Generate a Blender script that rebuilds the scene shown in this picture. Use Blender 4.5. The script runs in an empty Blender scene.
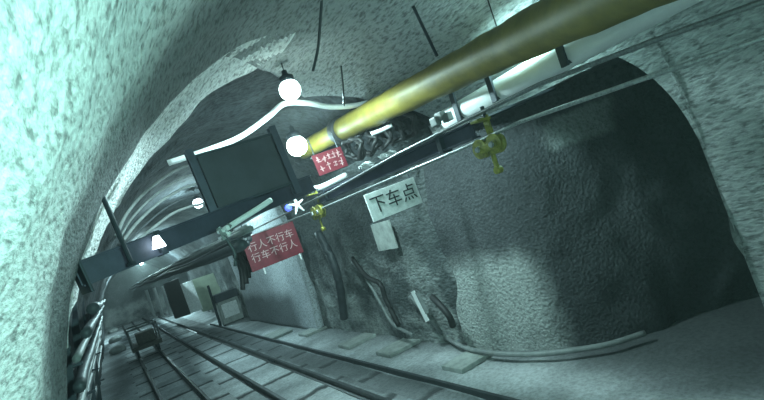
import bpy, bmesh, math, random
from mathutils import Vector, Matrix, noise

C = bpy.context.scene.collection
R = math.radians
random.seed(7)

# ------------------------------------------------------------------ camera
H = 2.45                      # camera height, m
F = 480.0                     # focal length in pixels of the 764 x 400 frame
YAW, PITCH, ROLL = R(31.2), R(1.0), R(18.0)
CAM = Vector((0, 0, H))
fwd = Vector((math.sin(YAW) * math.cos(PITCH), math.cos(YAW) * math.cos(PITCH), math.sin(PITCH)))
rw = Vector((math.cos(YAW), -math.sin(YAW), 0))
uw = rw.cross(fwd)
cx = rw * math.cos(ROLL) - uw * math.sin(ROLL)
cy = rw * math.sin(ROLL) + uw * math.cos(ROLL)
cam_d = bpy.data.cameras.new('camera')
cam = bpy.data.objects.new('camera', cam_d)
C.objects.link(cam)
cam_d.sensor_width = 36
cam_d.lens = 36 * F / 764
cam_d.clip_start = 0.02
m = Matrix((cx, cy, -fwd)).transposed().to_4x4()
m.translation = CAM
cam.matrix_world = m
bpy.context.scene.camera = cam


def at(px, py, x=None, y=None, z=None, d=None):
    """the point of the place behind a photo point, on a wall plane or at a distance"""
    r = fwd * F + cx * (px - 382) - cy * (py - 200)
    if x is not None:
        t = (x - CAM.x) / r.x
    elif y is not None:
        t = (y - CAM.y) / r.y
    elif z is not None:
        t = (z - CAM.z) / r.z
    else:
        t = d / math.hypot(r.x, r.y)
    return CAM + r * t


# ------------------------------------------------------------------ materials
def new_mat(name):
    mt = bpy.data.materials.new(name)
    mt.use_nodes = True
    nt = mt.node_tree
    return mt, nt, nt.nodes['Principled BSDF']


def N(nt, kind, **kw):
    n = nt.nodes.new(kind)
    for k, v in kw.items():
        if k in n.inputs:
            n.inputs[k].default_value = v
        else:
            setattr(n, k, v)
    return n


def ramp(nt, stops, src):
    r = nt.nodes.new('ShaderNodeValToRGB')
    e = r.color_ramp.elements
    while len(e) < len(stops):
        e.new(0.5)
    for el, (p, c) in zip(e, stops):
        el.position = p
        el.color = (c, c, c, 1) if isinstance(c, (int, float)) else (*c, 1)
    nt.links.new(src, r.inputs[0])
    return r.outputs[0]


def mix(nt, fac, a, b, mode='MIX'):
    n = nt.nodes.new('ShaderNodeMix')
    n.data_type = 'RGBA'
    n.blend_type = mode
    for idx, v in ((0, fac), (6, a), (7, b)):
        if isinstance(v, (int, float)):
            n.inputs[idx].default_value = v if idx == 0 else (v, v, v, 1)
        elif isinstance(v, tuple):
            n.inputs[idx].default_value = (*v, 1)
        else:
            nt.links.new(v, n.inputs[idx])
    return n.outputs[2]


def math_n(nt, op, a, b=None, c=None):
    n = nt.nodes.new('ShaderNodeMath')
    n.operation = op
    for i, v in enumerate((a, b, c)):
        if v is None:
            continue
        if isinstance(v, (int, float)):
            n.inputs[i].default_value = v
        else:
            nt.links.new(v, n.inputs[i])
    return n.outputs[0]


def rock_mat(name, light, dark, patch=(0.45, 0.6), grain=22, bump=0.5, stain_shade=None, rough=0.9, squash=1.0, speckle=0.75):
    """sprayed concrete or rock: pale paste, dark aggregate speckle, big dirty patches"""
    mt, nt, b = new_mat(name)
    tc = N(nt, 'ShaderNodeTexCoord')
    o = tc.outputs['Object']
    big = N(nt, 'ShaderNodeTexNoise', Scale=0.7, Detail=5.0, Roughness=0.6)
    fine = N(nt, 'ShaderNodeTexNoise', Scale=float(grain), Detail=3.0, Roughness=0.65)
    vor = N(nt, 'ShaderNodeTexVoronoi', Scale=grain * 1.3)
    mp = N(nt, 'ShaderNodeMapping')
    mp.inputs['Scale'].default_value = (1, squash, 1)
    nt.links.new(o, mp.inputs['Vector'])
    nt.links.new(o, big.inputs['Vector'])
    for n in (fine, vor):
        nt.links.new(mp.outputs[0], n.inputs['Vector'])
    speck = ramp(nt, [(0.34, 1 - 0.82 * speckle), (0.47, 1 - 0.25 * speckle), (0.56, 1.0)], fine.outputs['Fac'])
    patchm = ramp(nt, [(patch[0], 0.0), (patch[1], 1.0)], big.outputs['Fac'])
    col = mix(nt, patchm, dark, light)
    if stain_shade:
        col = stain_shade(nt, o, col)
    col = mix(nt, 1.0, col, speck, 'MULTIPLY')
    nt.links.new(col, b.inputs['Base Color'])
    b.inputs['Roughness'].default_value = rough
    hsum = math_n(nt, 'ADD', fine.outputs['Fac'], math_n(nt, 'MULTIPLY', vor.outputs['Distance'], 0.5))
    bp = N(nt, 'ShaderNodeBump', Strength=bump, Distance=0.05)
    nt.links.new(hsum, bp.inputs['Height'])
    nt.links.new(bp.outputs[0], b.inputs['Normal'])
    return mt


def plain(name, col, rough=0.6, metal=0.0, dirt=0.35, scale=9.0, col2=None):
    mt, nt, b = new_mat(name)
    tc = N(nt, 'ShaderNodeTexCoord')
    n = N(nt, 'ShaderNodeTexNoise', Scale=scale, Detail=5.0, Roughness=0.65)
    nt.links.new(tc.outputs['Object'], n.inputs['Vector'])
    k = ramp(nt, [(0.35, 0.0), (0.65, 1.0)], n.outputs['Fac'])
    d = col2 or tuple(c * (1 - dirt) for c in col)
    nt.links.new(mix(nt, k, d, col), b.inputs['Base Color'])
    b.inputs['Roughness'].default_value = rough
    b.inputs['Metallic'].default_value = metal
    bp = N(nt, 'ShaderNodeBump', Strength=0.15, Distance=0.01)
    nt.links.new(n.outputs['Fac'], bp.inputs['Height'])
    nt.links.new(bp.outputs[0], b.inputs['Normal'])
    return mt


def glow(name, col, strength):
    mt, nt, b = new_mat(name)
    b.inputs['Base Color'].default_value = (*col, 1)
    b.inputs['Emission Color'].default_value = (*col, 1)
    b.inputs['Emission Strength'].default_value = strength
    return mt


def band(nt, o, axis, lo0, lo1, hi0, hi1, wob=0.0):
    """1 inside lo..hi along one axis, soft ends, wobbling edge"""
    s = N(nt, 'ShaderNodeSeparateXYZ')
    nt.links.new(o, s.inputs[0])
    v = s.outputs[axis]
    if wob:
        w = N(nt, 'ShaderNodeTexNoise', Scale=1.1, Detail=4.0)
        nt.links.new(o, w.inputs['Vector'])
        v = math_n(nt, 'MULTIPLY_ADD', math_n(nt, 'SUBTRACT', w.outputs['Fac'], 0.5), wob, v)
    a = N(nt, 'ShaderNodeMapRange', interpolation_type='SMOOTHSTEP')
    a.inputs[1].default_value, a.inputs[2].default_value = lo0, lo1
    c = N(nt, 'ShaderNodeMapRange', interpolation_type='SMOOTHSTEP')
    c.inputs[1].default_value, c.inputs[2].default_value = hi0, hi1
    c.inputs[3].default_value, c.inputs[4].default_value = 1.0, 0.0
    nt.links.new(v, a.inputs[0])
    nt.links.new(v, c.inputs[0])
    return math_n(nt, 'MULTIPLY', a.outputs[0], c.outputs[0])


def tone_lining(nt, o, col):
    grey = band(nt, o, 'X', 0.9, 2.4, 9, 10, 0.6)  # greyer roof and right side: weaker lamp light put into the colour
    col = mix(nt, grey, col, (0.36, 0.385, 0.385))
    dark_end = math_n(nt, 'MULTIPLY', band(nt, o, 'Y', 2.2, 3.3, 7.0, 7.2, 0.4), band(nt, o, 'X', -3, -2, 1.2, 2.6, 0.4))  # darker band towards the far end of the left lining
    return mix(nt, math_n(nt, 'MULTIPLY', dark_end, 0.9), col, (0.09, 0.105, 0.11))


def stain_shade_right(nt, o, col):
    up = band(nt, o, 'Z', 1.1, 2.0, 9, 10, 1.0)  # dark upper wall: stains plus duct and beam shadow painted in
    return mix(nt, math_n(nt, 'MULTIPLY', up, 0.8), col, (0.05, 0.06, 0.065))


def stain_niche(nt, o, col):
    pale = math_n(nt, 'MULTIPLY', band(nt, o, 'X', 3, 3.5, 4.5, 4.75, 0.4), band(nt, o, 'Z', -1, -0.5, 1.1, 1.6, 0.9))
    col = mix(nt, math_n(nt, 'MULTIPLY', pale, 0.9), col, (0.46, 0.49, 0.48))
    top = math_n(nt, 'MULTIPLY', band(nt, o, 'X', 4.9, 5.0, 5.4, 5.6, 0.5), band(nt, o, 'Z', 2.45, 2.55, 2.8, 2.9, 0.4))
    return mix(nt, math_n(nt, 'MULTIPLY', top, 0.6), col, (0.36, 0.39, 0.38))


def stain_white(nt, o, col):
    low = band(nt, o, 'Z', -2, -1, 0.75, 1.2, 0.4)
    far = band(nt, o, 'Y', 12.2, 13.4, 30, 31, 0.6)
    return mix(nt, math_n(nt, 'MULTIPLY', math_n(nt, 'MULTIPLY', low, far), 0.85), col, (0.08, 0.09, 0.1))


M = {}
M['lining'] = rock_mat('sprayed_concrete', (0.86, 0.88, 0.86), (0.66, 0.69, 0.69), (0.3, 0.6), 30, 0.5, tone_lining, 0.9, 0.33)
M['ring'] = rock_mat('fresh_sprayed_concrete', (0.9, 0.92, 0.91), (0.8, 0.82, 0.81), (0.3, 0.6), 26, 0.7, None, 0.9, 0.4)
M['rock'] = rock_mat('sooty_rock', (0.085, 0.095, 0.105), (0.025, 0.03, 0.036), (0.35, 0.62), 9, 0.8)
M['rwall'] = rock_mat('stained_wall_concrete', (0.45, 0.48, 0.47), (0.1, 0.115, 0.12), (0.42, 0.6), 18, 0.7, stain_shade_right, 0.9, 0.6, 0.6)
M['niche'] = rock_mat('damp_dark_rock', (0.085, 0.092, 0.1), (0.04, 0.045, 0.05), (0.42, 0.66), 20, 0.6, stain_niche, 0.9, 1.0, 0.5)  # dark rock base with paler patches on top
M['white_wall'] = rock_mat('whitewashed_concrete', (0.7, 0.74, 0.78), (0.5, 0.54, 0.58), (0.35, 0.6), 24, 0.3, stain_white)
M['duct'] = plain('yellow_duct_fabric', (0.2, 0.158, 0.024), 0.5, 0, 0.35, 5)
M['strap'] = plain('dark_strap', (0.02, 0.02, 0.022), 0.6)
M['steel'] = plain('dark_steel', (0.035, 0.045, 0.06), 0.5, 0.3, 0.4)
M['beam'] = plain('dark_blue_painted_steel', (0.06, 0.066, 0.1), 0.5, 0.2, 0.35, 6)
M['rail'] = plain('worn_rail_steel', (0.07, 0.075, 0.08), 0.45, 0.3, 0.5, 5)
M['rope'] = plain('steel_rope', (0.4, 0.42, 0.43), 0.35, 0.5, 0.5, 60)
M['rope_dark'] = plain('greasy_steel_rope', (0.2, 0.21, 0.22), 0.4, 0.5, 0.5, 60)
M['red'] = plain('red_sign_paint', (0.2, 0.018, 0.034), 0.5, 0, 0.3, 14)
M['white'] = plain('white_sign_paint', (0.85, 0.87, 0.87), 0.5, 0, 0.25, 14)
M['pink'] = plain('faded_white_lettering', (0.62, 0.42, 0.42), 0.5, 0, 0.2, 30)
M['black'] = plain('black_lettering', (0.012, 0.014, 0.02), 0.5)
M['panel'] = plain('grey_panel', (0.05, 0.052, 0.068), 0.6, 0, 0.3, 4)
M['wheel_yellow'] = plain('olive_yellow_paint', (0.3, 0.28, 0.05), 0.5, 0.1, 0.6, 18)
M['white_pipe'] = plain('white_plastic', (0.85, 0.87, 0.87), 0.4, 0, 0.08, 6)
M['grey_pipe'] = plain('grey_hose', (0.24, 0.26, 0.26), 0.5, 0, 0.35, 8)
M['dark_pipe'] = plain('dark_hose', (0.06, 0.07, 0.08), 0.5, 0, 0.4, 8)
M['slab'] = plain('pale_concrete_slab', (0.42, 0.45, 0.43), 0.85, 0, 0.4, 6)
M['green_wall'] = plain('pale_green_paint', (0.4, 0.46, 0.36), 0.8, 0, 0.25, 4)
M['rust'] = plain('rusty_cart_steel', (0.16, 0.15, 0.13), 0.7, 0.2, 0.5, 10)
M['lamp'] = glow('lamp_globe_glass', (0.72, 1.0, 0.93), 9.0)
M['lamp_far'] = glow('far_lamp_glass', (0.75, 0.95, 1.0), 5.0)
M['blue_led'] = glow('blue_indicator', (0.08, 0.12, 1.0), 1.2)


def floor_mat():
    mt, nt, b = new_mat('dirty_concrete_floor')
    tc = N(nt, 'ShaderNodeTexCoord')
    o = tc.outputs['Object']
    n1 = N(nt, 'ShaderNodeTexNoise', Scale=0.9, Detail=6.0, Roughness=0.65)
    n2 = N(nt, 'ShaderNodeTexNoise', Scale=18.0, Detail=4.0, Roughness=0.7)
    n3 = N(nt, 'ShaderNodeTexNoise', Scale=3.5, Detail=4.0, Roughness=0.6)
    nt.links.new(o, n3.inputs['Vector'])
    sp = N(nt, 'ShaderNodeSeparateXYZ')
    nt.links.new(o, sp.inputs[0])
    step = math_n(nt, 'MULTIPLY', math_n(nt, 'FLOOR', math_n(nt, 'MULTIPLY', sp.outputs['X'], 0.7)), 0.37)
    yy = math_n(nt, 'ADD', math_n(nt, 'MULTIPLY', sp.outputs['Y'], 0.6), step)
    yy = math_n(nt, 'MULTIPLY_ADD', n3.outputs['Fac'], 0.16, yy)
    fr = math_n(nt, 'FRACT', yy)
    seam = ramp(nt, [(0.0, 0.1), (0.05, 0.12), (0.12, 1.0), (0.97, 1.0), (1.0, 0.1)], fr)
    tone = N(nt, 'ShaderNodeTexWhiteNoise')
    tone.noise_dimensions = '1D'
    nt.links.new(math_n(nt, 'FLOOR', yy), tone.inputs['W'])
    tn = ramp(nt, [(0.0, 0.75), (1.0, 1.25)], tone.outputs['Value'])
    for n in (n1, n2):
        nt.links.new(o, n.inputs['Vector'])
    k = ramp(nt, [(0.38, 0.0), (0.58, 1.0)], n1.outputs['Fac'])
    col = mix(nt, k, (0.38, 0.4, 0.415), (0.68, 0.71, 0.73))
    # the slabs lie only between the tracks and the side path
    track = band(nt, o, 'X', -0.1, 0.0, 3.2, 3.24)
    col = mix(nt, track, col, mix(nt, 1.0, mix(nt, 1.0, col, seam, 'MULTIPLY'), tn, 'MULTIPLY'))
    # oil and coal dirt between the outer rail and the side path
    dirt = band(nt, o, 'X', 2.62, 2.8, 3.2, 3.3, 0.2)
    col = mix(nt, math_n(nt, 'MULTIPLY', dirt, 0.75), col, (0.045, 0.05, 0.055))
    niche_shade = band(nt, o, 'X', 3.4, 4.8, 9, 10, 0.9)  # floor darkened towards the niche, its shade put into the colour
    col = mix(nt, math_n(nt, 'MULTIPLY', niche_shade, 0.92), col, (0.06, 0.065, 0.07))
    s = ramp(nt, [(0.3, 0.55), (0.6, 1.0)], n2.outputs['Fac'])
    nt.links.new(mix(nt, 1.0, col, s, 'MULTIPLY'), b.inputs['Base Color'])
    b.inputs['Roughness'].default_value = 0.75
    bp = N(nt, 'ShaderNodeBump', Strength=0.5, Distance=0.03)
    nt.links.new(math_n(nt, 'ADD', n2.outputs['Fac'], seam), bp.inputs['Height'])
    nt.links.new(bp.outputs[0], b.inputs['Normal'])
    return mt


M['floor'] = floor_mat()


# ------------------------------------------------------------------ mesh helpers
def link(name, bm, mat, parent=None, smooth=False):
    me = bpy.data.meshes.new(name)
    bm.to_mesh(me)
    bm.free()
    if smooth:
        for p in me.polygons:
            p.use_smooth = True
    o = bpy.data.objects.new(name, me)
    C.objects.link(o)
    for mm in (mat if isinstance(mat, (list, tuple)) else [mat]):
        me.materials.append(mm)
    if parent:
        o.parent = parent
        o.matrix_parent_inverse = Matrix.Translation(-parent.location) if parent.rotation_euler.to_matrix() == Matrix.Identity(3) else parent.matrix_basis.inverted()
    return o


def tag(o, label, cat, group=None):
    o['label'] = label
    o['category'] = cat
    if group:
        o['group'] = group
    return o


def empty(name, loc, label, cat, group=None):
    o = bpy.data.objects.new(name, None)
    o.empty_display_size = 0.1
    o.location = loc
    C.objects.link(o)
    return tag(o, label, cat, group)


def BM():
    return bmesh.new()


def box(bm, c, size, ax=None, bev=0.0):
    """box at c; ax = (right, forward, up) unit vectors"""
    ax = ax or (Vector((1, 0, 0)), Vector((0, 1, 0)), Vector((0, 0, 1)))
    r = bmesh.ops.create_cube(bm, size=1)
    for v in r['verts']:
        q = v.co.copy()
        v.co = Vector(c) + ax[0] * q.x * size[0] + ax[1] * q.y * size[1] + ax[2] * q.z * size[2]
    if bev:
        es = list({e for v in r['verts'] for e in v.link_edges})
        bmesh.ops.bevel(bm, geom=es, offset=bev, segments=2, affect='EDGES', profile=0.6)
    return bm


def frame_of(t, hint=Vector((0, 0, 1))):
    t = t.normalized()
    if abs(t.dot(hint)) > 0.95:
        hint = Vector((1, 0, 0))
    s = t.cross(hint).normalized()
    return s, s.cross(t).normalized()


def smooth_path(pts, k=6):
    pts = [Vector(p) for p in pts]
    if len(pts) < 3:
        return pts
    out = []
    P = [pts[0] * 2 - pts[1]] + pts + [pts[-1] * 2 - pts[-2]]
    for i in range(1, len(P) - 2):
        a, b, c, d = P[i - 1:i + 3]
        for j in range(k):
            t = j / k
            out.append(0.5 * ((2 * b) + (c - a) * t + (2 * a - 5 * b + 4 * c - d) * t * t + (3 * b - a - 3 * c + d) * t ** 3))
    out.append(pts[-1])
    return out


def tube(bm, pts, r, seg=10, caps=True):
    pts = [Vector(p) for p in pts]
    rings = []
    for i, p in enumerate(pts):
        t = (pts[min(i + 1, len(pts) - 1)] - pts[max(i - 1, 0)])
        s, u = frame_of(t)
        rr = r[i] if isinstance(r, (list, tuple)) else r
        rings.append([bm.verts.new(p + (s * math.cos(2 * math.pi * k / seg) + u * math.sin(2 * math.pi * k / seg)) * rr) for k in range(seg)])
    for a, b in zip(rings, rings[1:]):
        for k in range(seg):
            bm.faces.new((a[k], a[(k + 1) % seg], b[(k + 1) % seg], b[k]))
    if caps:
        bm.faces.new(list(reversed(rings[0])))
        bm.faces.new(rings[-1])
    return bm


def lathe(bm, c, axis, prof, seg=24):
    """prof = [(along, radius)]"""
    s, u = frame_of(Vector(axis))
    a = Vector(axis).normalized()
    rings = []
    for (h, r) in prof:
        rings.append([bm.verts.new(Vector(c) + a * h + (s * math.cos(2 * math.pi * k / seg) + u * math.sin(2 * math.pi * k / seg)) * max(r, 1e-4)) for k in range(seg)])
    for p, q in zip(rings, rings[1:]):
        for k in range(seg):
            bm.faces.new((p[k], p[(k + 1) % seg], q[(k + 1) % seg], q[k]))
    bm.faces.new(list(reversed(rings[0])))
    bm.faces.new(rings[-1])
    bmesh.ops.recalc_face_normals(bm, faces=bm.faces[:])
    return bm


def sweep_poly(bm, a, b, poly, side, up):
    """a straight bar with the cross-section poly [(s, u)]"""
    A = [bm.verts.new(Vector(a) + side * s + up * u) for s, u in poly]
    B = [bm.verts.new(Vector(b) + side * s + up * u) for s, u in poly]
    n = len(poly)
    for k in range(n):
        bm.faces.new((A[k], A[(k + 1) % n], B[(k + 1) % n], B[k]))
    bm.faces.new(list(reversed(A)))
    bm.faces.new(B)
    bmesh.ops.recalc_face_normals(bm, faces=bm.faces[:])
    return bm


def ibeam(h, w, t=0.012):
    return [(-w / 2, -h / 2), (w / 2, -h / 2), (w / 2, -h / 2 + t), (t / 2, -h / 2 + t), (t / 2, h / 2 - t), (w / 2, h / 2 - t),
            (w / 2, h / 2), (-w / 2, h / 2), (-w / 2, h / 2 - t), (-t / 2, h / 2 - t), (-t / 2, -h / 2 + t), (-w / 2, -h / 2 + t)]


def text_mesh(name, body, size, mat, origin, right, up, parent, depth=0.004, spacing=1.0, line=1.0):
    cu = bpy.data.curves.new(name, 'FONT')
    cu.body = body
    cu.size = size
    cu.align_x, cu.align_y = 'CENTER', 'CENTER'
    cu.extrude = depth
    cu.space_character = spacing
    cu.space_line = line
    t = bpy.data.objects.new(name + '_tmp', cu)
    C.objects.link(t)
    bpy.context.view_layer.update()
    me = bpy.data.meshes.new_from_object(t.evaluated_get(bpy.context.evaluated_depsgraph_get()))
    bpy.data.objects.remove(t)
    nrm = right.cross(up).normalized()
    mw = Matrix((right, up, nrm)).transposed().to_4x4()
    mw.translation = origin
    me.transform(mw)
    me.materials.clear()
    me.materials.append(mat)
    o = bpy.data.objects.new(name, me)
    C.objects.link(o)
    if parent:
        o.parent = parent
        o.matrix_parent_inverse = Matrix.Translation(-parent.location)
    return o


def wob(p, amp, sc):
    return noise.noise(Vector(p) * sc) * amp + noise.noise(Vector(p) * sc * 3.1) * amp * 0.45


# ------------------------------------------------------------------ the tunnel shell
PROF = [(-0.8, 0.0), (-0.68, 0.9), (-0.47, 1.73), (-0.26, 2.45), (0.17, 3.19), (0.68, 3.77), (1.2, 4.12), (1.75, 4.36),
        (2.4, 4.45), (3.0, 4.38), (3.55, 4.12), (4.0, 3.72), (4.3, 3.25)]
RIGHT_BASE = 4.62


def prof_path(scale_out=0.0, n=70):
    pts = smooth_path([Vector((x, 0, z)) for x, z in PROF], 12)
    L = [0]
    for a, b in zip(pts, pts[1:]):
        L.append(L[-1] + (b - a).length)
    out = []
    j = 0
    for i in range(n + 1):
        s = L[-1] * i / n
        while j < len(L) - 2 and L[j + 1] < s:
            j += 1
        t = (s - L[j]) / (L[j + 1] - L[j])
        p = pts[j].lerp(pts[j + 1], t)
        if scale_out:
            c = Vector((2.25, 0, 1.8))
            d = (p - c)
            d.z = max(d.z, 0)
            p = p + d.normalized() * scale_out
        out.append(p)
    return out


def shell(name, y0, y1, mat, out=0.0, dy=0.07, n=150, amp=0.05, y_end=None, flare=None, span=(0.0, 1.0)):
    """arched lining from the left foot over the crown to the right shoulder"""
    bm = BM()
    full = prof_path(out, n)
    i0, i1 = int(span[0] * n), int(span[1] * n)
    path = full[i0:i1 + 1]
    ny = max(2, int((y1 - y0) / dy))
    rows = []
    for j in range(ny + 1):
        row = []
        for i, p in enumerate(path):
            ye = y_end((i + i0) / n) if y_end else y1
            y = y0 + (ye - y0) * j / ny
            c = Vector((2.25, y, 1.6))
            q = Vector((p.x, y, p.z))
            dv = Vector((c.x - q.x, 0, c.z - q.z)) if q.z > 1.6 else Vector((1 if q.x < 2 else -1, 0, 0))
            dv.normalize()
            a = wob(q, amp, 1.1)
            if flare:
                a += flare(y)
            q += dv * a
            row.append(bm.verts.new(q))
        rows.append(row)
    for a, b in zip(rows, rows[1:]):
        for i in range(len(path) - 1):
            bm.faces.new((a[i], b[i], b[i + 1], a[i + 1]))
    o = link(name, bm, mat, smooth=True)
    o['kind'] = 'structure'
    return o


Y_STEP = 4.3
# the thick sprayed lining nearest the camera, ending in a lip
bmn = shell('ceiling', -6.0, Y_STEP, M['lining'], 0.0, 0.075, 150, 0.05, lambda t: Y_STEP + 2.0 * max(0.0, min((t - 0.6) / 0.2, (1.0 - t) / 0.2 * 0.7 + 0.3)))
sol = bmn.modifiers.new('thick', 'SOLIDIFY')
sol.thickness = 0.16
sol.offset = -1.0


def ring_end(t):
    # the pale concrete reaches farther along the left wall than at the crown
    return 4.42 + (0.25 if t > 0.3 else 0) + 9.0 * min(max(0.0, 0.71 - t), max(0.0, (t - 0.29) * 1.6))


shell('trim_1', Y_STEP - 0.02, 6.0, M['ring'], 0.0, 0.06, 150, 0.05, ring_end, None, (0.27, 0.7))
shell('wall_left', 4.32, 46.0, M['rock'], 0.07, 0.16, 90, 0.09)


# right wall: near jamb, arched mouth of the side niche, long wall beyond
def z_mouth(y):
    """lower edge of the lining along the right side"""
    if y < 2.10 or y > 5.3:
        return 0.0
    if y < 3.0:
        return 3.12 * min(1.0, ((y - 2.08) / 0.4)) ** 0.15
    return 3.12


def right_wall(name, ys, mat, amp):
    bm = BM()
    n = 60
    rows = []
    for y in ys:
        zl = z_mouth(y)
        row = []
        for i in range(n + 1):
            z = zl + (3.35 - zl) * i / n
            x = RIGHT_BASE - 0.1 * z / 2 if z < 2.2 else RIGHT_BASE - 0.11 - 0.24 * ((z - 2.2) / 1.15) ** 2
            x -= wob((x, y, z), amp, 1.2)
            if y > 5.3:
                x -= 0.28 * min(1, (y - 5.3) / 1.5)
            row.append(bm.verts.new((x, y, z)))
        rows.append(row)
    for a, b in zip(rows, rows[1:]):
        for i in range(n):
            bm.faces.new((a[i], a[i + 1], b[i + 1], b[i]))
    o = link(name, bm, mat, smooth=True)
    o['kind'] = 'structure'
    return o


ys = [-6 + 0.12 * k for k in range(68)] + [2.085 + 0.03 * k for k in range(32)] + [3.05 + 0.1 * k for k in range(23)]
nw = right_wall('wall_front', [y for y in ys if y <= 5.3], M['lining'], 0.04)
right_wall('wall_right', [5.31 + 0.11 * k for k in range(230)], M['rwall'], 0.12)

# side niche: its curved back wall and its roof
NP = smooth_path([(4.3, 5.9, 0), (4.42, 5.2, 0), (4.6, 4.5, 0), (4.95, 4.0, 0), (5.5, 3.62, 0), (6.1, 3.3, 0), (6.8, 2.6, 0), (7.2, 1.4, 0), (6.6, 0.6, 0), (5.6, 0.9, 0), (4.95, 1.75, 0), (4.6, 2.1, 0)], 10)
bm = BM()
rows = []
for p in NP:
    row = []
    for i in range(46):
        z = 3.3 * i / 45
        q = Vector((p.x, p.y, z))
        c = Vector((5.4, 1.9, z)) - q
        c.normalize()
        q += c * (wob(q, 0.16, 1.0) + 0.22 * (z / 3.3) ** 3)
        row.append(bm.verts.new(q))
    rows.append(row)
for a, b in zip(rows, rows[1:]):
    for i in range(45):
        bm.faces.new((a[i], b[i], b[i + 1], a[i + 1]))
o = link('wall_back', bm, M['niche'], smooth=True)
o['kind'] = 'structure'
bm = BM()
box(bm, (5.75, 3.1, 3.32), (2.7, 5.6, 0.2))
o = link('trim_2', bm, M['niche'])
o['kind'] = 'structure'

# floor and far end
bm = BM()
nx, nyy = 60, 200
g = []
for j in range(nyy + 1):
    y = -6 + 52 * (j / nyy) ** 1.6
    g.append([bm.verts.new((-1.4 + 9.2 * i / nx, y, wob((-1.4 + 9.2 * i / nx, y, 0), 0.018, 1.4))) for i in range(nx + 1)])
for a, b in zip(g, g[1:]):
    for i in range(nx):
        bm.faces.new((a[i], a[i + 1], b[i + 1], b[i]))
o = link('floor', bm, M['floor'], smooth=True)
o['kind'] = 'structure'
bm = BM()
box(bm, (2.2, 46.1, 2.3), (8, 0.2, 5.4))
o = link('wall_end', bm, M['rwall'])
o['kind'] = 'structure'
bm = BM()
box(bm, (2.2, -6.1, 2.3), (8, 0.2, 5.4))
o = link('wall_behind', bm, M['rock'])
o['kind'] = 'structure'

# whitewashed stretch of the right wall
bm = BM()
rows = []
for j in range(61):
    y = 11.2 + 7.2 * j / 60
    row = []
    for i in range(31):
        z = 3.3 * i / 30
        zz = z
        x = 4.12 - 0.25 * (z / 3.3) ** 3 - wob((4, y, z), 0.03, 0.9)
        yy = y + (0.5 - 0.16 * z) * (1 - j / 60) * (1 if j < 60 else 0)
        row.append(bm.verts.new((x, yy, zz)))
    rows.append(row)
for a, b in zip(rows, rows[1:]):
    for i in range(30):
        bm.faces.new((a[i], a[i + 1], b[i + 1], b[i]))
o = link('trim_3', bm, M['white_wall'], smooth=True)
o['kind'] = 'structure'
sm = o.modifiers.new('thick', 'SOLIDIFY')
sm.thickness = 0.18
sm.offset = -1.0

# ------------------------------------------------------------------ rails
RAILPOLY = [(-0.055, 0), (0.055, 0), (0.055, 0.012), (0.01, 0.028), (0.01, 0.075), (0.026, 0.085), (0.026, 0.11), (-0.026, 0.11), (-0.026, 0.085), (-0.01, 0.075), (-0.01, 0.028), (-0.055, 0.012)]
RLAB = ['narrow steel rail at left, near the pipes along the left wall, under the cart',
        'second steel rail from the left, right-hand rail of the cart track',
        'third steel rail from the left, inner rail of the empty track',
        'fourth steel rail, outermost on the right beside the concrete side path']
for x, lb in zip((0.36, 1.03, 1.82, 2.58), RLAB):
    t = empty('rail', (x, 2, 0), lb, 'rail', 'rails on the tunnel floor')
    bm = BM()
    sweep_poly(bm, (x, 1.0, 0.0), (x, 44, 0.0), RAILPOLY, Vector((1, 0, 0)), Vector((0, 0, 1)))
    link('rail_bar', bm, M['rail'], t)
    for y in (9.4, 16.5):
        for s in (-1, 1):
            bm = BM()
            box(bm, (x + s * 0.024, y + (x * 1.3) % 2, 0.055), (0.016, 0.5, 0.05), bev=0.004)
            for k in (-0.17, -0.06, 0.06, 0.17):
                lathe(bm, (x + s * 0.03, y + (x * 1.3) % 2 + k, 0.055), (s, 0, 0), [(0, 0.014), (0.022, 0.014)], 6)
            link('fishplate', bm, M['steel'], t)

# side path kerb and pale cover slabs by the right wall
bm = BM()
box(bm, (3.27, 12.0, 0.03), (0.05, 20, 0.09), bev=0.01)
tag(link('drain_kerb', bm, M['dark_pipe']), 'long dark steel edging strip between the outer rail and the side path', 'edging')


def slab(px, py, w, l, lab, rot=0.0):
    p = at(px, py, z=0.03)
    bm = BM()
    ax = (Vector((math.cos(rot), math.sin(rot), 0)), Vector((-math.sin(rot), math.cos(rot), 0)), Vector((0, 0, 1)))
    box(bm, (p.x, p.y, 0.035), (w, l, 0.07), ax, 0.012)
    for v in bm.verts:
        v.co += Vector((wob(v.co, 0.015, 4), wob(v.co + Vector((3, 0, 0)), 0.015, 4), 0))
    tag(link('cover_slab', bm, M['slab']), lab, 'slab', 'pale slabs of the side path')


slab(357, 341, 0.66, 0.5, 'pale concrete cover slab on the side path below the hanging side hose')
slab(399, 347, 0.7, 0.5, 'pale concrete cover slab on the side path straight below the leaning white bracket')
slab(467, 361, 0.6, 0.45, 'pale concrete cover slab under the bend of the hose along the wall foot')
slab(313, 331, 0.6, 0.6, 'pale concrete cover slab at the foot of the whitewashed wall')
slab(278, 334, 0.6, 0.9, 'worn concrete cover slab farthest along the side path')

# ------------------------------------------------------------------ lamps
LAMPS = []


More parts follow.
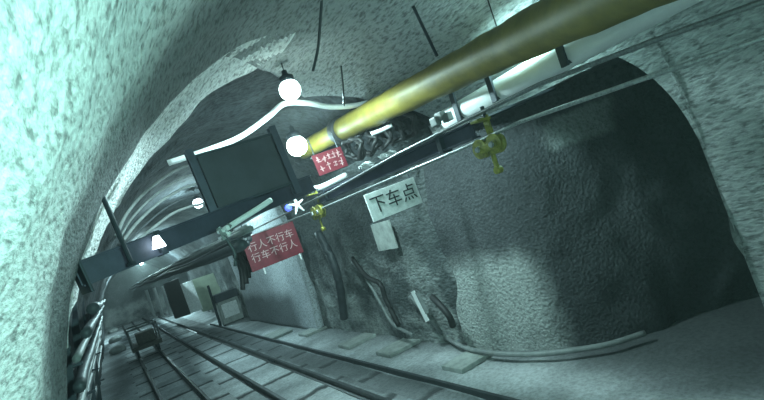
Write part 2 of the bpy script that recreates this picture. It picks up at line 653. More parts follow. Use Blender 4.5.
def hanging_lamp(p, zroof, rad, lab, power, mat, grp='lamps in a row along the roof', col=(0.6, 0.97, 1.0), shade=None):
    t = empty('pit_lamp', p, lab, 'lamp', grp)
    bm = BM()
    pr = [(-rad + rad * 2 * k / 14, rad * math.sqrt(max(0, 1 - (1 - 2 * k / 14) ** 2))) for k in range(15)]
    lathe(bm, p, (0, 0, 1), pr, 24)
    link('lamp_globe', bm, mat, t, True)
    bm = BM()
    lathe(bm, Vector(p) + Vector((0, 0, rad * 0.8)), (0, 0, 1), [(0, rad * 0.7), (rad * 0.5, rad * 0.7), (rad * 0.7, rad * 0.3), (rad * 1.1, rad * 0.25)], 16)
    link('lamp_cap', bm, M['steel'], t, True)
    bm = BM()
    tube(bm, [Vector(p) + Vector((0, 0, rad * 1.8)), (p[0], p[1], zroof)], 0.006, 8)
    link('lamp_hanger', bm, M['steel'], t)
    ld = bpy.data.lights.new('pit_lamp_light', 'SPOT' if shade else 'POINT')
    if shade:
        ld.spot_size, ld.spot_blend = shade[0], shade[1]
    ld.energy = power
    ld.color = col
    ld.shadow_soft_size = rad
    lo = bpy.data.objects.new('pit_lamp_light', ld)
    lo.location = Vector(p) - Vector((0, 0, rad * 1.08))
    if shade:
        lo.rotation_euler = (Vector(shade[2])).to_track_quat('-Z', 'Y').to_euler()
    C.objects.link(lo)


L1 = at(290, 90, d=5.6)
hanging_lamp(L1, 4.6, 0.125, 'glaring round lamp under the roof where the white hose bends', 360, M['lamp'], col=(0.65, 1.0, 1.0), shade=(R(177), 0.2, (0, 0.15, -1)))
L2 = at(297, 146, d=7.5)
hanging_lamp(L2, L2.z + 0.35, 0.16, 'glaring round lamp right behind the cut end of the yellow duct', 50, M['lamp'])
L3 = at(198, 203, d=13.4)
hanging_lamp(L3, 4.6, 0.13, 'small bright lamp seen left of the dark panel, above the cross beam', 230, M['lamp_far'])
hanging_lamp(Vector((1.9, 22.5, 3.9)), 4.6, 0.13, 'far lamp behind the cross beam, over the parked cart', 330, M['lamp_far'])
hanging_lamp(Vector((2.2, 33, 3.9)), 4.6, 0.13, 'farthest lamp at the end of the tunnel', 1300, M['lamp_far'])
hanging_lamp(Vector((0.9, -0.3, 2.7)), 4.3, 0.13, 'lamp over the track beside the near side wall', 420, M['lamp'], col=(0.46, 1.0, 0.88), shade=(R(115), 1.0, (-1.15, 4.3, -0.9)))  # out of view, added to light the near left wall
hanging_lamp(Vector((2.2, -2.6, 3.6)), 4.5, 0.13, 'lamp in the middle of the roof over the empty track', 55, M['lamp'], col=(0.5, 1.0, 0.92))

# ------------------------------------------------------------------ yellow air duct
D = [at(760, -83, d=2.45), at(541, 28, d=3.75), at(460, 69, d=4.8), at(380, 110, d=6.3), at(341, 130, d=7.3), at(303, 150.5, d=8.4)]
DR = [0.177, 0.177, 0.177, 0.177, 0.175, 0.165]
duct = empty('air_duct', D[3], 'long yellow ventilation duct slung under the roof, falling towards the left', 'duct')
path = smooth_path(D, 14)
radii = []
for i in range(len(path)):
    t = i / (len(path) - 1) * (len(D) - 1)
    k = min(int(t), len(D) - 2)
    radii.append((DR[k] * (1 - t + k) + DR[k + 1] * (t - k)) * (1 + 0.025 * math.sin(i * 0.9) + 0.012 * math.sin(i * 2.3)))
bm = BM()
tube(bm, path[:56], radii[:56], 28, False)
link('duct_hose', bm, M['duct'], duct, True)
bm = BM()
tube(bm, path[57:], [r * 0.9 for r in radii[57:]], 28, True)
o = link('duct_end_section', bm, M['duct'], duct, True)
rp, rt = path[56], (path[57] - path[55]).normalized()
bm = BM()
lathe(bm, rp - rt * 0.08, rt, [(0, 0.17), (0.0, 0.2), (0.02, 0.215), (0.14, 0.215), (0.16, 0.2), (0.16, 0.14)], 28)
link('duct_collar', bm, M['strap'], duct, True)
for fr in (20,):
    p = path[fr]
    bm = BM()
    tube(bm, [p + Vector((0, 0, 0.165)), p + Vector((0.0, 0, 0.75))], 0.006, 6)
    link('hanger_strap', bm, M['strap'], duct, True)

# ------------------------------------------------------------------ ropes with their carrying wheels
XR = 2.6


def rope(name, px, mat, r, lab, extra=None):
    pts = [at(a, b, x=XR) for a, b in px]
    d0 = (pts[0] - pts[1]).normalized()
    pts = [pts[0] + d0 * 2.5] + pts
    d1 = (pts[-1] - pts[-2]).normalized()
    pts = pts + [Vector((XR, 30, pts[-1].z + 0.1))]
    bm = BM()
    fine = []
    for a, b in zip(pts, pts[1:]):
        n = max(2, int((b - a).length / 0.25))
        fine += [a.lerp(b, k / n) for k in range(n)]
    fine.append(pts[-1])
    tube(bm, fine, r, 10)
    return tag(link(name, bm, mat, smooth=True), lab, 'rope', 'haulage ropes')


rope('haulage_rope', [(764, 38), (640, 80), (520, 122), (475, 143), (325, 207), (240, 240)], M['rope'], 0.014, 'lower steel haulage rope running over the yellow carrying wheels')
rope('haulage_rope', [(764, 1), (650, 42), (540, 84), (470, 118), (400, 153), (330, 192), (240, 236)], M['rope_dark'], 0.015, 'upper twisted steel haulage rope along the top of the dark rail beam')


def wheel_set(px, py, sc, lab, up_z):
    p = at(px, py, x=XR)
    t = empty('rope_wheel_carrier', p, lab, 'rope wheel', 'rope wheel carriers')
    Y = Vector((0, 1, 0))
    X = Vector((1, 0, 0))
    for s in (-1, 1):
        c = p + Y * (s * 0.075 * sc) + Vector((0, 0, 0.0))
        bm = BM()
        r = 0.075 * sc
        lathe(bm, c - X * 0.03, X, [(0, r * 0.5), (0, r), (0.012, r), (0.024, r * 0.78), (0.036, r * 0.78), (0.048, r), (0.06, r), (0.06, r * 0.5)], 24)
        w = link('sheave', bm, M['wheel_yellow'], t, False)
        bm = BM()
        lathe(bm, c - X * 0.06, X, [(0, 0.02 * sc), (0.02, 0.026 * sc), (0.1, 0.026 * sc), (0.12, 0.02 * sc)], 12)
        link('axle', bm, M['rope'], w)
    bm = BM()
    for s in (-1, 1):
        box(bm, p + X * (s * 0.042) + Vector((0, 0, -0.01)), (0.01, 0.23 * sc, 0.06 * sc), bev=0.003)
    link('side_plate', bm, M['wheel_yellow'], t)
    bm = BM()
    box(bm, p + Vector((0.055, 0, 0.1 * sc)), (0.015, 0.06, 0.26 * sc), bev=0.003)
    box(bm, p + Vector((0.0, 0, 0.2 * sc)), (0.14, 0.08, 0.02), bev=0.003)
    link('hanger_plate', bm, M['wheel_yellow'], t)
    bm = BM()
    box(bm, p + Vector((-0.02, -0.03, -0.13 * sc)), (0.02, 0.035, 0.14 * sc), bev=0.005)
    lathe(bm, p + Vector((-0.04, -0.03, -0.19 * sc)), X, [(0, 0.028), (0.05, 0.028)], 12)
    link('guard_finger', bm, M['wheel_yellow'], t)
    bm = BM()
    tube(bm, [p + Vector((0.055, 0, 0.2 * sc)), p + Vector((0.055, 0, up_z))], 0.016, 8)
    link('hanger_rod', bm, M['steel'], t)
    return t


wheel_set(489, 146, 1.0, 'yellow twin wheel carrier at the near end of the rail beam', 0.3)
wheel_set(318, 212, 1.25, 'yellow twin wheel carrier between the two red signs', 0.32)

# rail beam between the ropes
a, b = at(474, 130, x=XR + 0.06), at(316, 200, x=XR + 0.06)
bm = BM()
sweep_poly(bm, a, b, ibeam(0.13, 0.09, 0.014), Vector((1, 0, 0)), Vector((0, 0, 1)))
t = empty('rail_beam', a, 'dark blue steel rail beam lengthwise between the two haulage ropes', 'beam')
link('beam_bar', bm, M['beam'], t)
for q in (a.lerp(b, 0.12), a.lerp(b, 0.88)):
    bm = BM()
    box(bm, q, (0.11, 0.05, 0.16), bev=0.004)
    link('beam_clamp', bm, M['steel'], t)
    bm = BM()
    tube(bm, [q + Vector((0, 0, 0.06)), Vector((4.42, q.y + 0.1, q.z + 0.28))], 0.02, 8)
    link('bracket_arm', bm, M['steel'], t)

# ------------------------------------------------------------------ cross beam, rod, panel
ca, cb = at(84, 273, y=4.2), at(312, 183, y=5.0)
dirv = (cb - ca).normalized()
upv = Vector((0, 0, 1))
upv = (upv - dirv * upv.dot(dirv)).normalized()
sv = upv.cross(dirv).normalized()
t = empty('cross_beam', ca, 'dark blue steel cross beam spanning the tunnel below the dark panel', 'beam')
bm = BM()
sweep_poly(bm, ca - dirv * 0.05, cb, ibeam(0.19, 0.1, 0.014), sv, upv)
link('beam_bar', bm, M['beam'], t)
bm = BM()
box(bm, ca.lerp(cb, 0.24) - sv * 0.0, (0.05, 0.12, 0.21), (dirv, sv, upv), 0.004)
link('beam_clamp', bm, M['steel'], t)
bm = BM()
box(bm, ca - dirv * 0.03, (0.02, 0.22, 0.3), (dirv, sv, upv), 0.004)
link('wall_plate', bm, M['steel'], t)

p0, p1 = at(94, 176, y=4.12), at(131, 262, y=4.22)
bm = BM()
tube(bm, [p0, p1], 0.02, 10)
lathe(bm, p1, (0, 0, -1), [(0, 0.035), (0.03, 0.035)], 6)
tag(link('hanging_rod', bm, M['steel'], smooth=False), 'dark steel rod from the near left lining down to the cross beam', 'rod')

YP = 4.72
tl, tr, br_, bl = at(205, 159, y=YP), at(271, 132, y=YP), at(287, 188, y=YP), at(210, 208, y=YP)
cen = (tl + tr + br_ + bl) / 4
rt = ((tr - tl) + (br_ - bl)).normalized()
up = Vector((0, 0, 1))
up = (up - rt * up.dot(rt)).normalized()
bk = up.cross(rt).normalized()
w = ((tr - tl).length + (br_ - bl).length) / 2
h = ((tl - bl).length + (tr - br_).length) / 2
t = empty('display_panel', cen, 'large dark rectangular board standing on the cross beam below the glaring lamp', 'panel')
bm = BM()
box(bm, cen, (w, 0.07, h), (rt, bk, up), 0.006)
link('board', bm, M['panel'], t)
for s in (-1, 1):
    bm = BM()
    box(bm, cen + up * s * h / 2, (w + 0.04, 0.09, 0.03), (rt, bk, up), 0.004)
    link('frame_rail', bm, M['steel'], t)
for s in (-1, 1):
    bm = BM()
    sweep_poly(bm, cen + rt * s * (w / 2 + 0.05) - up * (h / 2 + 0.12), cen + rt * s * (w / 2 + 0.05) + up * (h / 2 + 0.08), ibeam(0.09, 0.07, 0.01), rt, bk)
    link('post', bm, M['beam'], t)

# ------------------------------------------------------------------ signs
def sign(name, px, plane, size, lab, board, lines, lettermat, tsize, tilt=0.0, hang=0.5, spacing=1.0, border=None, line=1.0, shift=0.0):
    c = at(*px, y=plane)
    rt = Vector((math.cos(tilt), 0, math.sin(tilt)))
    up = Vector((-math.sin(tilt), 0, math.cos(tilt)))
    bk = up.cross(rt)                     # points away from the viewer
    t = empty(name, c, lab, 'sign')
    bm = BM()
    box(bm, c, (size[0], 0.02, size[1]), (rt, bk, up), 0.004)
    link('sign_board', bm, M[board], t)
    if border:
        bm = BM()
        for s in (-1, 1):
            box(bm, c + rt * s * (size[0] / 2), (0.025, 0.03, size[1] + 0.025), (rt, bk, up), 0.003)
            box(bm, c + up * s * (size[1] / 2), (size[0] + 0.025, 0.03, 0.025), (rt, bk, up), 0.003)
        link('sign_frame', bm, M[border], t)
    text_mesh('lettering', '\n'.join(lines), tsize, M[lettermat], c - bk * 0.012 + up * shift, rt, up, t, 0.003, spacing, line)
    if hang:
        for s in (-1, 1):
            bm = BM()
            tube(bm, [c + rt * s * size[0] * 0.42 + up * size[1] * 0.48, c + rt * s * size[0] * 0.42 + Vector((0, 0, size[1] / 2 + hang))], 0.008, 6)
            link('hanger_wire', bm, M['steel'], t)
    return t, c, rt, up, bk


sign('get_off_sign', (394, 199), 5.2, (0.8, 0.36), 'white hanging sign with three black characters beside the dark wall', 'white', ['下车点'], 'black', 0.24, R(3.0), 0.35, 1.05)
sg, c, rt, up, bk = sign('warning_sign', (273, 246), 8.6, (1.02, 0.62), 'large red warning sign with two lines of pale characters below the rope', 'red', ['行人不行车', '行车不行人'], 'pink', 0.175, R(2.5), 0.5, 1.05, None, 1.15)
for s in (-0.3, 0.42):
    bm = BM()
    box(bm, c + rt * s - up * 0.36, (0.03, 0.02, 0.12), (rt, bk, up), 0.003)
    link('hook', bm, M['white_pipe'], sg)
# the little red notice: two rows of illegible pale strokes
c = at(330, 161, y=6.3)
ti = R(5)
rt = Vector((math.cos(ti), 0, math.sin(ti)))
up = Vector((-math.sin(ti), 0, math.cos(ti)))
bk = up.cross(rt)
t = empty('notice_sign', c, 'small red notice with blurred pale writing under the end of the yellow duct', 'sign')
bm = BM()
box(bm, c, (0.5, 0.02, 0.31), (rt, bk, up), 0.004)
link('sign_board', bm, M['red'], t)
bm = BM()
rr = random.Random(3)
for row in (0, 1):
    n = 5 - row
    for k in range(n):
        q = c - bk * 0.012 + up * (0.065 - 0.13 * row) + rt * (-0.17 + 0.34 * k / (n - 1))
        for j in range(4):
            hor = j % 2 == 0
            off = rt * rr.uniform(-0.018, 0.018) + up * rr.uniform(-0.03, 0.03)
            box(bm, q + off, (0.062 if hor else 0.011, 0.006, 0.011 if hor else 0.072), (rt, bk, up))
link('lettering', bm, M['pink'], t)
for s in (-1, 1):
    bm = BM()
    tube(bm, [c + rt * s * 0.2 + up * 0.15, c + rt * s * 0.2 + up * 0.4], 0.008, 6)
    link('hanger_wire', bm, M['steel'], t)
bm = BM()
p = at(384, 236, x=4.05)
box(bm, p, (0.03, 0.62, 0.48), (Vector((1, 0, 0)), Vector((0, 1, 0)), Vector((0, 0, 1))), 0.006)
t = tag(link('wall_board', bm, M['slab']), 'pale small board on the dark wall below the white hanging sign', 'board')

# ------------------------------------------------------------------ pipes, hoses, cables
def hose(name, pts, r, mat, lab, cat='hose', grp=None, k=8, seg=10):
    bm = BM()
    tube(bm, smooth_path(pts, k), r, seg)
    return tag(link(name, bm, mat, smooth=True), lab, cat, grp)


hose('white_hose', [at(168, 163, y=5.9), at(205, 151, y=5.8), at(240, 137, y=5.8), at(268, 117, y=5.6), at(284, 104, y=5.4), at(306, 103, y=5.4), at(332, 107, y=5.6), at(362, 104, y=5.7), at(395, 92, y=5.8)], 0.035, M['white_pipe'], 'white hose sagging past the glaring lamp towards the left wall')

# white pipe behind the duct, its brackets and the added fill lamp over it
pa, pb = Vector((3.86, 1.0, 3.27)), Vector((3.86, 4.35, 3.22))
t = empty('white_pipe', pa, 'thick white pipe tucked behind and below the yellow duct', 'pipe')
bm = BM()
tube(bm, [pa.lerp(pb, k / 12) for k in range(13)], 0.13, 20)
link('pipe_run', bm, M['white_pipe'], t, True)
for px, py in ((456, 108), (491, 88), (560, 50)):
    q = at(px, py, x=3.72)
    bm = BM()
    box(bm, q + Vector((-0.0, 0, 0.1)), (0.03, 0.07, 0.5), bev=0.004)
    box(bm, q + Vector((0.14, 0, -0.12)), (0.3, 0.06, 0.03), bev=0.004)
    link('pipe_bracket', bm, M['steel'], t)

# overhead pipes running away under the cross beam
GRP = 'overhead pipes below the cross beam'
SPEC = []
for k_ in range(14):
    x_ = 1.12 + 0.085 * k_
    r_ = (0.075, 0.165, 0.1, 0.185, 0.065, 0.145, 0.09, 0.175, 0.12, 0.155, 0.08, 0.19, 0.11, 0.135)[k_]
    SPEC.append((x_, 2.45 + x_ * r_, (0.045, 0.03, 0.06, 0.032, 0.055)[k_ % 5], 'grey_pipe' if k_ in (1, 3, 8, 11) else 'dark_pipe'))
ORD = ['leftmost', 'second', 'third', 'fourth', 'fifth', 'sixth', 'seventh', 'eighth', 'ninth', 'tenth', 'eleventh', 'twelfth', 'thirteenth', 'last']
OL = [f"{'dark' if sp[3] == 'dark_pipe' else 'thin grey'} overhead pipe, {o_} from the left wall in the bundle under the cross beam" for sp, o_ in zip(SPEC, ORD)]
OL[0] = 'dark overhead pipe nearest the left wall in the bundle under the cross beam'
OL[-1] = 'dark overhead pipe next to the ropes, at the right of the bundle'
for (x, z, r, mm), lb in zip(SPEC, OL):
    pts = [Vector((x + 0.012 * math.sin(y * 0.8 + x * 9), y, z - 0.03 * math.sin((y - 5) * 0.5) ** 2)) for y in [3.8 * x + 0.25 * math.sin(x * 40) + 1.1 * k for k in range(26)]]
    hose('overhead_pipe', pts, r, M[mm], lb, 'pipe', GRP, 3)

# short white lagged tubes at the beam ends
hose('lagged_tube', [at(224, 230, y=4.25), at(238, 221, y=4.28), at(254, 211, y=4.32), at(271, 200, y=4.36)], 0.026, M['white_pipe'], 'short white lagged tube in front of the cross beam just below the dark panel', 'tube')
hose('lagged_tube', [at(311, 190, y=6.4), at(324, 186, y=6.4), at(346, 175, y=6.4)], 0.045, M['white_pipe'], 'short white lagged tube lying over the rail beam below the small red notice', 'tube')

# clamp cluster beside the first lagged tube
p = at(222, 233, y=4.15)
t = empty('pipe_clamp', p, 'pale cluster of pipe clamps at the left end of the white lagged tube', 'clamp')
rr = random.Random(11)
for k in range(4):
    bm = BM()
    ax = Vector((rr.uniform(-1, 1), rr.uniform(-0.4, 0.4), rr.uniform(-1, 1))).normalized()
    q = p + Vector((rr.uniform(-0.07, 0.07), 0, rr.uniform(-0.06, 0.045)))
    lathe(bm, q - ax * 0.055, ax, [(0, 0.022), (0.022, 0.022), (0.022, 0.013), (0.09, 0.013), (0.09, 0.023), (0.11, 0.023)], 10)
    link('coupling', bm, M['white_pipe'] if k % 2 else M['grey_pipe'], t, False)
bm = BM()
tube(bm, smooth_path([p, p + Vector((0.03, 0, -0.1)), p + Vector((0.05, 0, -0.2)), p + Vector((0.02, 0, -0.3))]), 0.014, 8)
link('loose_end', bm, M['dark_pipe'], t, True)
p = at(297, 205, y=6.0)
t = empty('rope_clip', p, 'bright star shaped rope clip left of the far yellow wheel carrier', 'clip')
bm = BM()
for k in range(5):
    an = 2 * math.pi * k / 5 + 0.4
    tube(bm, [p, p + Vector((math.cos(an) * 0.11, 0, math.sin(an) * 0.13))], [0.026, 0.01], 8)
link('clip_arms', bm, M['white_pipe'], t)
bm = BM()
lathe(bm, at(288, 208, y=6.05), (0, -1, 0), [(0, 0.045), (0.03, 0.045), (0.05, 0.025)], 16)
tag(link('indicator_lamp', bm, M['blue_led']), 'tiny blue indicator lamp beside the bright rope clip', 'lamp')

t = empty('hose_bunch', at(241, 262, y=9.2), 'bunch of dark hoses hanging from the pipes left of the large red sign', 'hose')
for k in range(4):
    bm = BM()
    tube(bm, smooth_path([at(231 + k * 4, 228 + k * 2, y=9.0 + 0.1 * k), at(233 + k * 4, 250, y=9.0 + 0.1 * k), at(241 + k * 3, 270 - k * 3, y=9.1), at(243 + k * 3, 290 - k * 6, y=9.1)]), 0.045 + 0.01 * (k % 2), 8)
    link('hose_strand', bm, M['strap'], t, True)

# small bracket lamp on the beam web
p = at(158, 243, y=4.3)
t = empty('beam_lamp', p, 'small white lit lamp on the front of the cross beam near its left end', 'lamp')
bm = BM()
lathe(bm, p + Vector((0, -0.0, 0.06)), (0, 0, -1), [(0, 0.022), (0.05, 0.04), (0.1, 0.055)], 14)
link('lamp_shade', bm, M['lamp_far'], t, True)
bm = BM()
box(bm, p + Vector((0, 0.05, 0.06)), (0.03, 0.12, 0.02), bev=0.003)
link('lamp_bracket', bm, M['steel'], t)

# cables on the far left wall above the beam
CL = ['pale sagging cable highest on the far left wall, under the fresh concrete',
      'grey sagging cable second highest on the far left wall',
      'pale sagging cable in the middle of the bunch on the far left wall',
      'dark sagging cable low on the far left wall above the cross beam',
      'pale sagging cable lowest on the far left wall, just above the cross beam']
for k, lb in enumerate(CL):
    o_ = k * 9
    pts = [at(116 + k * 3, 236 + k * 3, y=6.3), at(128 + k * 5, 212 + k * 5, y=6.6), at(148 + k * 6, 190 + k * 6, y=6.9), at(176 + k * 4, 170 + k * 9, y=7.3), at(206, 158 + k * 11, y=8.0), at(250, 132 + k * 12, y=9.0)]
    hose('wall_cable', pts, 0.02 if k % 2 == 0 else 0.014, M['grey_pipe'] if k != 3 else M['dark_pipe'], lb, 'cable', 'cables on the far left wall')

# pipes on the left wall below the beam
LL = ['pale pipe topmost of the left wall bunch below the cross beam', 'dark pipe second from the top of the left wall bunch',
      'grey pipe third from the top of the left wall bunch', 'dark pipe fourth from the top of the left wall bunch',
      'pale pipe second from the bottom of the left wall bunch', 'dark pipe at the bottom of the left wall bunch',
      'fat dark pipe high on the left wall, just under the end of the cross beam', 'fat dark pipe on the left wall, second under the end of the cross beam']
LP = [(-0.3, 2.1, 0.03, 'grey_pipe'), (-0.34, 1.9, 0.045, 'dark_pipe'), (-0.42, 1.68, 0.035, 'grey_pipe'), (-0.5, 1.45, 0.05, 'dark_pipe'), (-0.58, 1.2, 0.04, 'grey_pipe'), (-0.62, 0.95, 0.05, 'dark_pipe'), (-0.12, 2.4, 0.045, 'dark_pipe'), (-0.2, 2.25, 0.04, 'dark_pipe')]
for (x, z, r, mm), lb in zip(LP, LL):
    pts = [Vector((x + 0.008 * math.sin(y * 2 + z * 7), y, z + 0.012 * math.sin(y * 1.7 + z * 5))) for y in [4.36 + 1.0 * k for k in range(16)]]
    hose('wall_pipe', pts, r, M[mm], lb, 'pipe', 'pipes on the left wall', 4)
PL = ['nearest dark steel post carrying the left wall pipes', 'second dark steel post carrying the left wall pipes', 'third dark steel post carrying the left wall pipes', 'farthest dark steel post carrying the left wall pipes']
for y, lb in zip((4.9, 6.6, 8.6, 11.0), PL):
    t = empty('pipe_post', (-0.55, y, 0), lb, 'post', 'posts of the left wall pipes')
    bm = BM()
    sweep_poly(bm, (-0.72, y, 0), (-0.34, y, 2.55), ibeam(0.09, 0.07, 0.01), Vector((1, 0, 0)), Vector((0, 1, 0)))
    link('post_bar', bm, M['steel'], t)
    for k in range(3):
        bm = BM()
        z = 1.0 + 0.5 * k
        box(bm, (-0.52 + 0.07 * k, y, z), (0.14, 0.05, 0.025), bev=0.003)
        link('pipe_arm', bm, M['steel'], t)

# hanging cables at the roof
hose('hanging_cable', [at(322, -4, d=4.4), at(320, 25, d=4.45), at(318, 48, d=4.5), at(313, 71, d=4.6)], 0.014, M['dark_pipe'], 'thin black cable end dangling from the near roof above the glaring lamp', 'cable')
hose('hanging_cable', [at(341, 66, d=5.3), at(343, 86, d=5.3), at(344, 106, d=5.3)], 0.01, M['dark_pipe'], 'thin black cable hanging from the roof to the white hose', 'cable')
hose('hanging_cable', [at(413, 6, d=3.9), at(424, 29, d=4.0), at(437, 56, d=4.15)], 0.014, M['steel'], 'dark rod hanging from the near roof to the yellow duct', 'rod')

# clutter under the duct: dark cable coils and white crumpled sheets
rr = random.Random(5)
t = empty('cable_coil', at(375, 150, d=7.0), 'untidy dark coil of cable bunched under the yellow duct', 'cable')
for k in range(5):
    c = at(352 + k * 13, 150 - k * 6, d=6.9)
    bm = BM()
    pts = []
    for j in range(26):
        an = 2 * math.pi * j / 12
        pts.append(c + Vector((rr.uniform(-0.05, 0.05) + 0.03 * j / 8, math.cos(an) * (0.24 + rr.uniform(-0.04, 0.04)), math.sin(an) * (0.15 + rr.uniform(-0.03, 0.03)))))
    tube(bm, smooth_path(pts, 4), 0.028, 8)
    link('coil_turns', bm, M['strap'], t, True)


def crumple(name, px, py, y, size, lab):
    c = at(px, py, y=y)
    bm = BM()
    bmesh.ops.create_icosphere(bm, subdivisions=4, radius=1)
    for v in bm.verts:
        n = v.co.normalized()
        f = 1 + 0.35 * noise.noise(n * 2.3 + Vector((px, py, 0))) + 0.2 * noise.noise(n * 6 + Vector((py, 0, px)))
        v.co = c + Vector((n.x * size[0] * f, n.y * size[1] * f, n.z * size[2] * f))
    tag(link(name, bm, M['white_pipe']), lab, 'sheet', 'crumpled white sheets on the rail beam')


crumple('crumpled_sheet', 367, 165, 6.3, (0.13, 0.1, 0.05), 'crumpled white plastic sheet between the small red notice and the coil')
crumple('crumpled_sheet', 388, 155, 6.1, (0.15, 0.1, 0.05), 'crumpled white plastic sheet on the rail beam below the dark coil')
hose('lagged_tube', [at(371, 134, d=6.4), at(382, 130, d=6.4), at(392, 125, d=6.4)], 0.028, M['white_pipe'], 'tiny white tube stub just under the middle of the yellow duct', 'tube')
bm = BM()
c = at(442, 119, d=4.9)
for k in range(3):
    box(bm, c + Vector((0.04 * k - 0.04, -0.05 * k + 0.06, 0.03 * (k % 2))), (0.07, 0.1, 0.09), bev=0.012)
tag(link('junction_box', bm, M['grey_pipe']), 'pale lumpy cable junction box at the left end of the white pipe', 'box')

# wall foot clutter
def wallx(y):
    return RIGHT_BASE - 0.28 * max(0, min(1, (y - 5.3) / 1.5))


HP = [(410, 296, 1), (424, 312, 1), (433, 322, 1), (443, 335, 0), (459, 345, 0), (478, 351, 0), (505, 354, 0), (540, 354, 0), (575, 350, 0), (610, 344, 0), (645, 333, 0)]
pts = []
for px, py, up_ in HP:
    pts.append(at(px, py, x=4.1) if up_ else at(px, py, z=0.12))
hose('ground_hose', pts, 0.035, M['grey_pipe'], 'long grey hose looping down the wall and along its foot into the niche', 'hose')
hose('side_hose', [at(352, 262, x=4.08), at(362, 272, x=4.06), at(373, 290, x=4.04), at(383, 308, x=4.04), at(393, 324, x=4.02), at(412, 335, x=4.0)], 0.03, M['grey_pipe'], 'grey hose hanging in a slack curve down the pale foot of the right wall')
hose('wall_strut', [at(318, 232, x=4.05), at(333, 262, x=4.06), at(340, 288, x=4.08), at(344, 318, x=4.1)], 0.09, M['dark_pipe'], 'thick dark hose standing against the right wall by the whitewashed stretch', 'hose')
hose('wall_strut', [at(352, 258, x=4.02), at(366, 276, x=4.02), at(380, 284, x=4.02), at(386, 300, x=4.02), at(399, 326, x=4.02)], 0.045, M['strap'], 'black cable with a kink hanging beside the slack grey hose', 'cable')
p = at(420, 306, x=4.0)
t = empty('leaning_bracket', p, 'white metal bracket leaning on the right wall by the looped hose', 'bracket')
d = (at(428, 322, x=4.0) - at(413, 292, x=4.0))
bm = BM()
u = d.normalized()
s, q = frame_of(u, Vector((1, 0, 0)))
box(bm, p, (0.11, d.length, 0.02), (s, u, q), 0.004)
link('bracket_plate', bm, M['white_pipe'], t)
bm = BM()
box(bm, p + s * 0.1 - u * 0.03, (0.03, d.length * 0.7, 0.06), (s, u, q), 0.004)
link('bracket_edge', bm, M['grey_pipe'], t)
hose('black_bundle', [at(432, 297, x=4.0), at(440, 305, x=3.95), at(449, 316, x=3.95), at(453, 326, x=4.0)], [0.05] * 25, M['strap'], 'black rag like bundle hanging on the wall right of the white bracket', 'bundle')

# ------------------------------------------------------------------ far things
# rail cart
Yc = 20.0
cxm = 0.695
t = empty('rail_cart', (cxm, Yc, 0.1), 'small open rail cart standing far down the left track', 'cart')
bm = BM()
for s in (-1, 1):
    box(bm, (cxm + s * 0.45, Yc, 0.42), (0.08, 1.6, 0.12), bev=0.01)
for k in (-0.75, 0, 0.75):
    box(bm, (cxm, Yc + k, 0.42), (0.9, 0.08, 0.1), bev=0.01)
link('chassis', bm, M['rust'], t)
bm = BM()
box(bm, (cxm, Yc, 0.5), (1.0, 1.65, 0.04), bev=0.005)
link('deck', bm, M['rust'], t)
for sx in (-1, 1):
    for sy in (-1, 1):
        bm = BM()
        lathe(bm, (cxm + sx * 0.335 - 0.04, Yc + sy * 0.5, 0.285), (1, 0, 0), [(0, 0.1), (0, 0.16), (0.06, 0.16), (0.06, 0.19), (0.08, 0.19), (0.08, 0.1)], 18)
        link('wheel', bm, M['steel'], t)
        bm = BM()
        tube(bm, [(cxm + sx * 0.46, Yc + sy * 0.75, 0.5), (cxm + sx * 0.46, Yc + sy * 0.75, 1.15)], 0.03, 8)
        link('corner_post', bm, M['grey_pipe'], t)
bm = BM()
for sy in (-1, 1):
    tube(bm, [(cxm - 0.46, Yc + sy * 0.75, 1.13), (cxm + 0.46, Yc + sy * 0.75, 1.13)], 0.028, 8)
for sx in (-1, 1):
    for z in (0.8, 1.13):
        tube(bm, [(cxm + sx * 0.46, Yc - 0.75, z), (cxm + sx * 0.46, Yc + 0.75, z)], 0.025, 8)
link('guard_rail', bm, M['grey_pipe'], t)
bm = BM()
box(bm, (cxm + 0.05, Yc - 0.1, 0.72), (0.6, 0.8, 0.38), bev=0.02)
link('load_crate', bm, M['rust'], t)

# stepping stones left of the cart
SL = ['pale sack nearest the cart on the left of the track', 'pale sack in the middle of the three by the left wall', 'pale sack farthest along the left wall']
for (px, py), lb in zip(((118, 350), (115, 340), (113, 331)), SL):
    p = at(px, py, z=0.1)
    p.x = min(p.x, -0.12)
    bm = BM()
    bmesh.ops.create_icosphere(bm, subdivisions=3, radius=1)
    for v in bm.verts:
        n = v.co.normalized()
        f = 1 + 0.15 * noise.noise(n * 2 + p)
        v.co = p + Vector((n.x * 0.34 * f, n.y * 0.5 * f, max(-0.1, n.z * 0.2 * f)))
    tag(link('sack', bm, M['slab'], smooth=True), lb, 'sack', 'sacks by the left wall')

# right-hand machinery and boards
p = at(233, 322, z=0.0)
t = empty('control_cabinet', p, 'white fronted control cabinet with a dark top on the right, beyond the whitewashed wall', 'cabinet')
bm = BM()
box(bm, p + Vector((0, 0, 0.5)), (0.8, 0.6, 0.9), bev=0.02)
link('cabinet_body', bm, M['slab'], t)
bm = BM()
box(bm, p + Vector((0, -0.32, 0.55)), (0.6, 0.03, 0.55), bev=0.01)
link('cabinet_door', bm, M['white'], t)
bm = BM()
box(bm, p + Vector((0.0, 0, 1.1)), (0.9, 0.7, 0.3), bev=0.02)
link('cabinet_top', bm, M['steel'], t)
for s in (-1, 1):
    bm = BM()
    box(bm, p + Vector((s * 0.36, -0.2, 0.03)), (0.08, 0.1, 0.1), bev=0.01)
    link('foot', bm, M['steel'], t)
bm = BM()
tube(bm, [p + Vector((-0.5, -0.1, 0.02)), p + Vector((-0.5, -0.1, 1.7))], 0.05, 8)
link('conduit', bm, M['steel'], t)


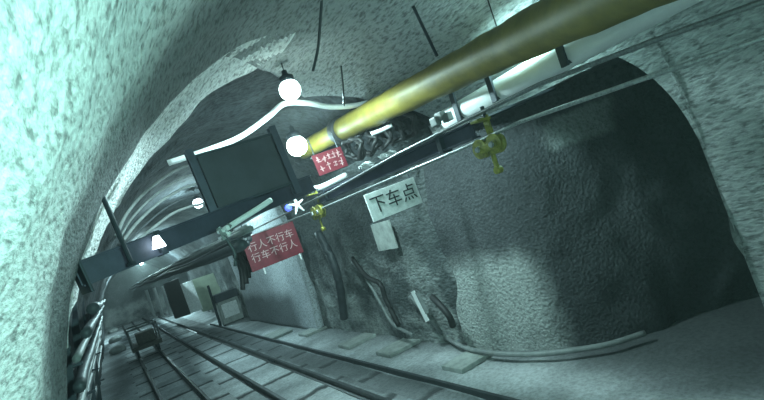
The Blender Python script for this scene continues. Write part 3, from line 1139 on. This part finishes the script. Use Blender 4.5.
def far_board(name, cs, y, mat, lab, cat, thick=0.12):
    P = [at(a, b, y=y) for a, b in cs]
    bm = BM()
    vs = [bm.verts.new(q) for q in P] + [bm.verts.new(q + Vector((0, thick, 0))) for q in P]
    bm.faces.new(vs[:4])
    bm.faces.new(list(reversed(vs[4:])))
    for k in range(4):
        bm.faces.new((vs[k], vs[(k + 1) % 4], vs[4 + (k + 1) % 4], vs[4 + k]))
    bmesh.ops.recalc_face_normals(bm, faces=bm.faces[:])
    bmesh.ops.bevel(bm, geom=bm.edges[:], offset=0.01, segments=1, affect='EDGES')
    return tag(link(name, bm, M[mat]), lab, cat)


far_board('white_board', ((179, 285), (192, 280), (203, 309), (189, 314)), 23.2, 'white', 'tall white board between the dark pillar and the green wall panel', 'board')
far_board('green_panel', ((192, 280), (216, 272), (228, 305), (203, 312)), 23.5, 'green_wall', 'pale green wall panel left of the control cabinet', 'panel')
far_board('dark_pillar', ((164, 284), (178, 278), (191, 314), (176, 319)), 22.6, 'strap', 'broad dark pillar right of the white props', 'pillar', 0.5)
for k, lb in enumerate(('white prop post farthest left of the three beyond the cart', 'white prop post in the middle of the three beyond the cart', 'white prop post nearest the dark pillar')):
    x0 = 145 + k * 8
    a, b = at(x0 + 1, 290 - k * 2, y=28), at(x0 + 10, 318 - k, y=28)
    bm = BM()
    tube(bm, [b, a], 0.08, 10)
    lathe(bm, b, (0, 0, 1), [(0, 0.14), (0.05, 0.14), (0.06, 0.08)], 12)
    tag(link('prop_post', bm, M['white']), lb, 'post', 'white props beyond the cart')

# ------------------------------------------------------------------ unseen tube lamp added behind the duct to brighten the pipe
p = Vector((3.78, 3.0, 3.7))
t = empty('tube_lamp', p, 'tube lamp on the right shoulder of the roof behind the yellow duct', 'lamp')
bm = BM()
tube(bm, [p + Vector((0, -0.4, -0.05)), p + Vector((0, 0.4, -0.05))], 0.02, 10)
link('lamp_tube', bm, M['lamp_far'], t)
bm = BM()
box(bm, p, (0.1, 0.95, 0.05), bev=0.006)
link('lamp_batten', bm, M['steel'], t)
ld = bpy.data.lights.new('tube_light', 'POINT')
ld.energy = 22
ld.color = (0.55, 1.0, 0.95)
ld.shadow_soft_size = 0.1
lo = bpy.data.objects.new('tube_light', ld)
lo.location = p + Vector((0.02, 0, -0.12))
C.objects.link(lo)

# pit haze filling the tunnel
mt = bpy.data.materials.new('pit_haze')
mt.use_nodes = True
nt = mt.node_tree
nt.nodes.remove(nt.nodes['Principled BSDF'])
vsn = nt.nodes.new('ShaderNodeVolumeScatter')
vsn.inputs['Color'].default_value = (0.9, 1.0, 1.0, 1)
vsn.inputs['Density'].default_value = 0.0035
vsn.inputs['Anisotropy'].default_value = 0.3
nt.links.new(vsn.outputs[0], nt.nodes['Material Output'].inputs['Volume'])
bm = BM()
box(bm, (3.0, 20.0, 2.4), (11, 51.5, 5.6))
o = link('haze', bm, mt)
o['kind'] = 'stuff'
o['label'] = 'thin pit haze hanging in the whole tunnel'
o['category'] = 'haze'

# ------------------------------------------------------------------ world and view
wd = bpy.data.worlds.new('world')
wd.use_nodes = True
wd.node_tree.nodes['Background'].inputs[0].default_value = (0.02, 0.035, 0.04, 1)
wd.node_tree.nodes['Background'].inputs[1].default_value = 1.0
bpy.context.scene.world = wd
vs = bpy.context.scene.view_settings
vs.view_transform = 'Standard'
vs.look = 'None'
vs.gamma = 1
vs.exposure = 0.6
bpy.context.scene.cycles.use_denoising = True
bpy.context.scene.cycles.max_bounces = 6
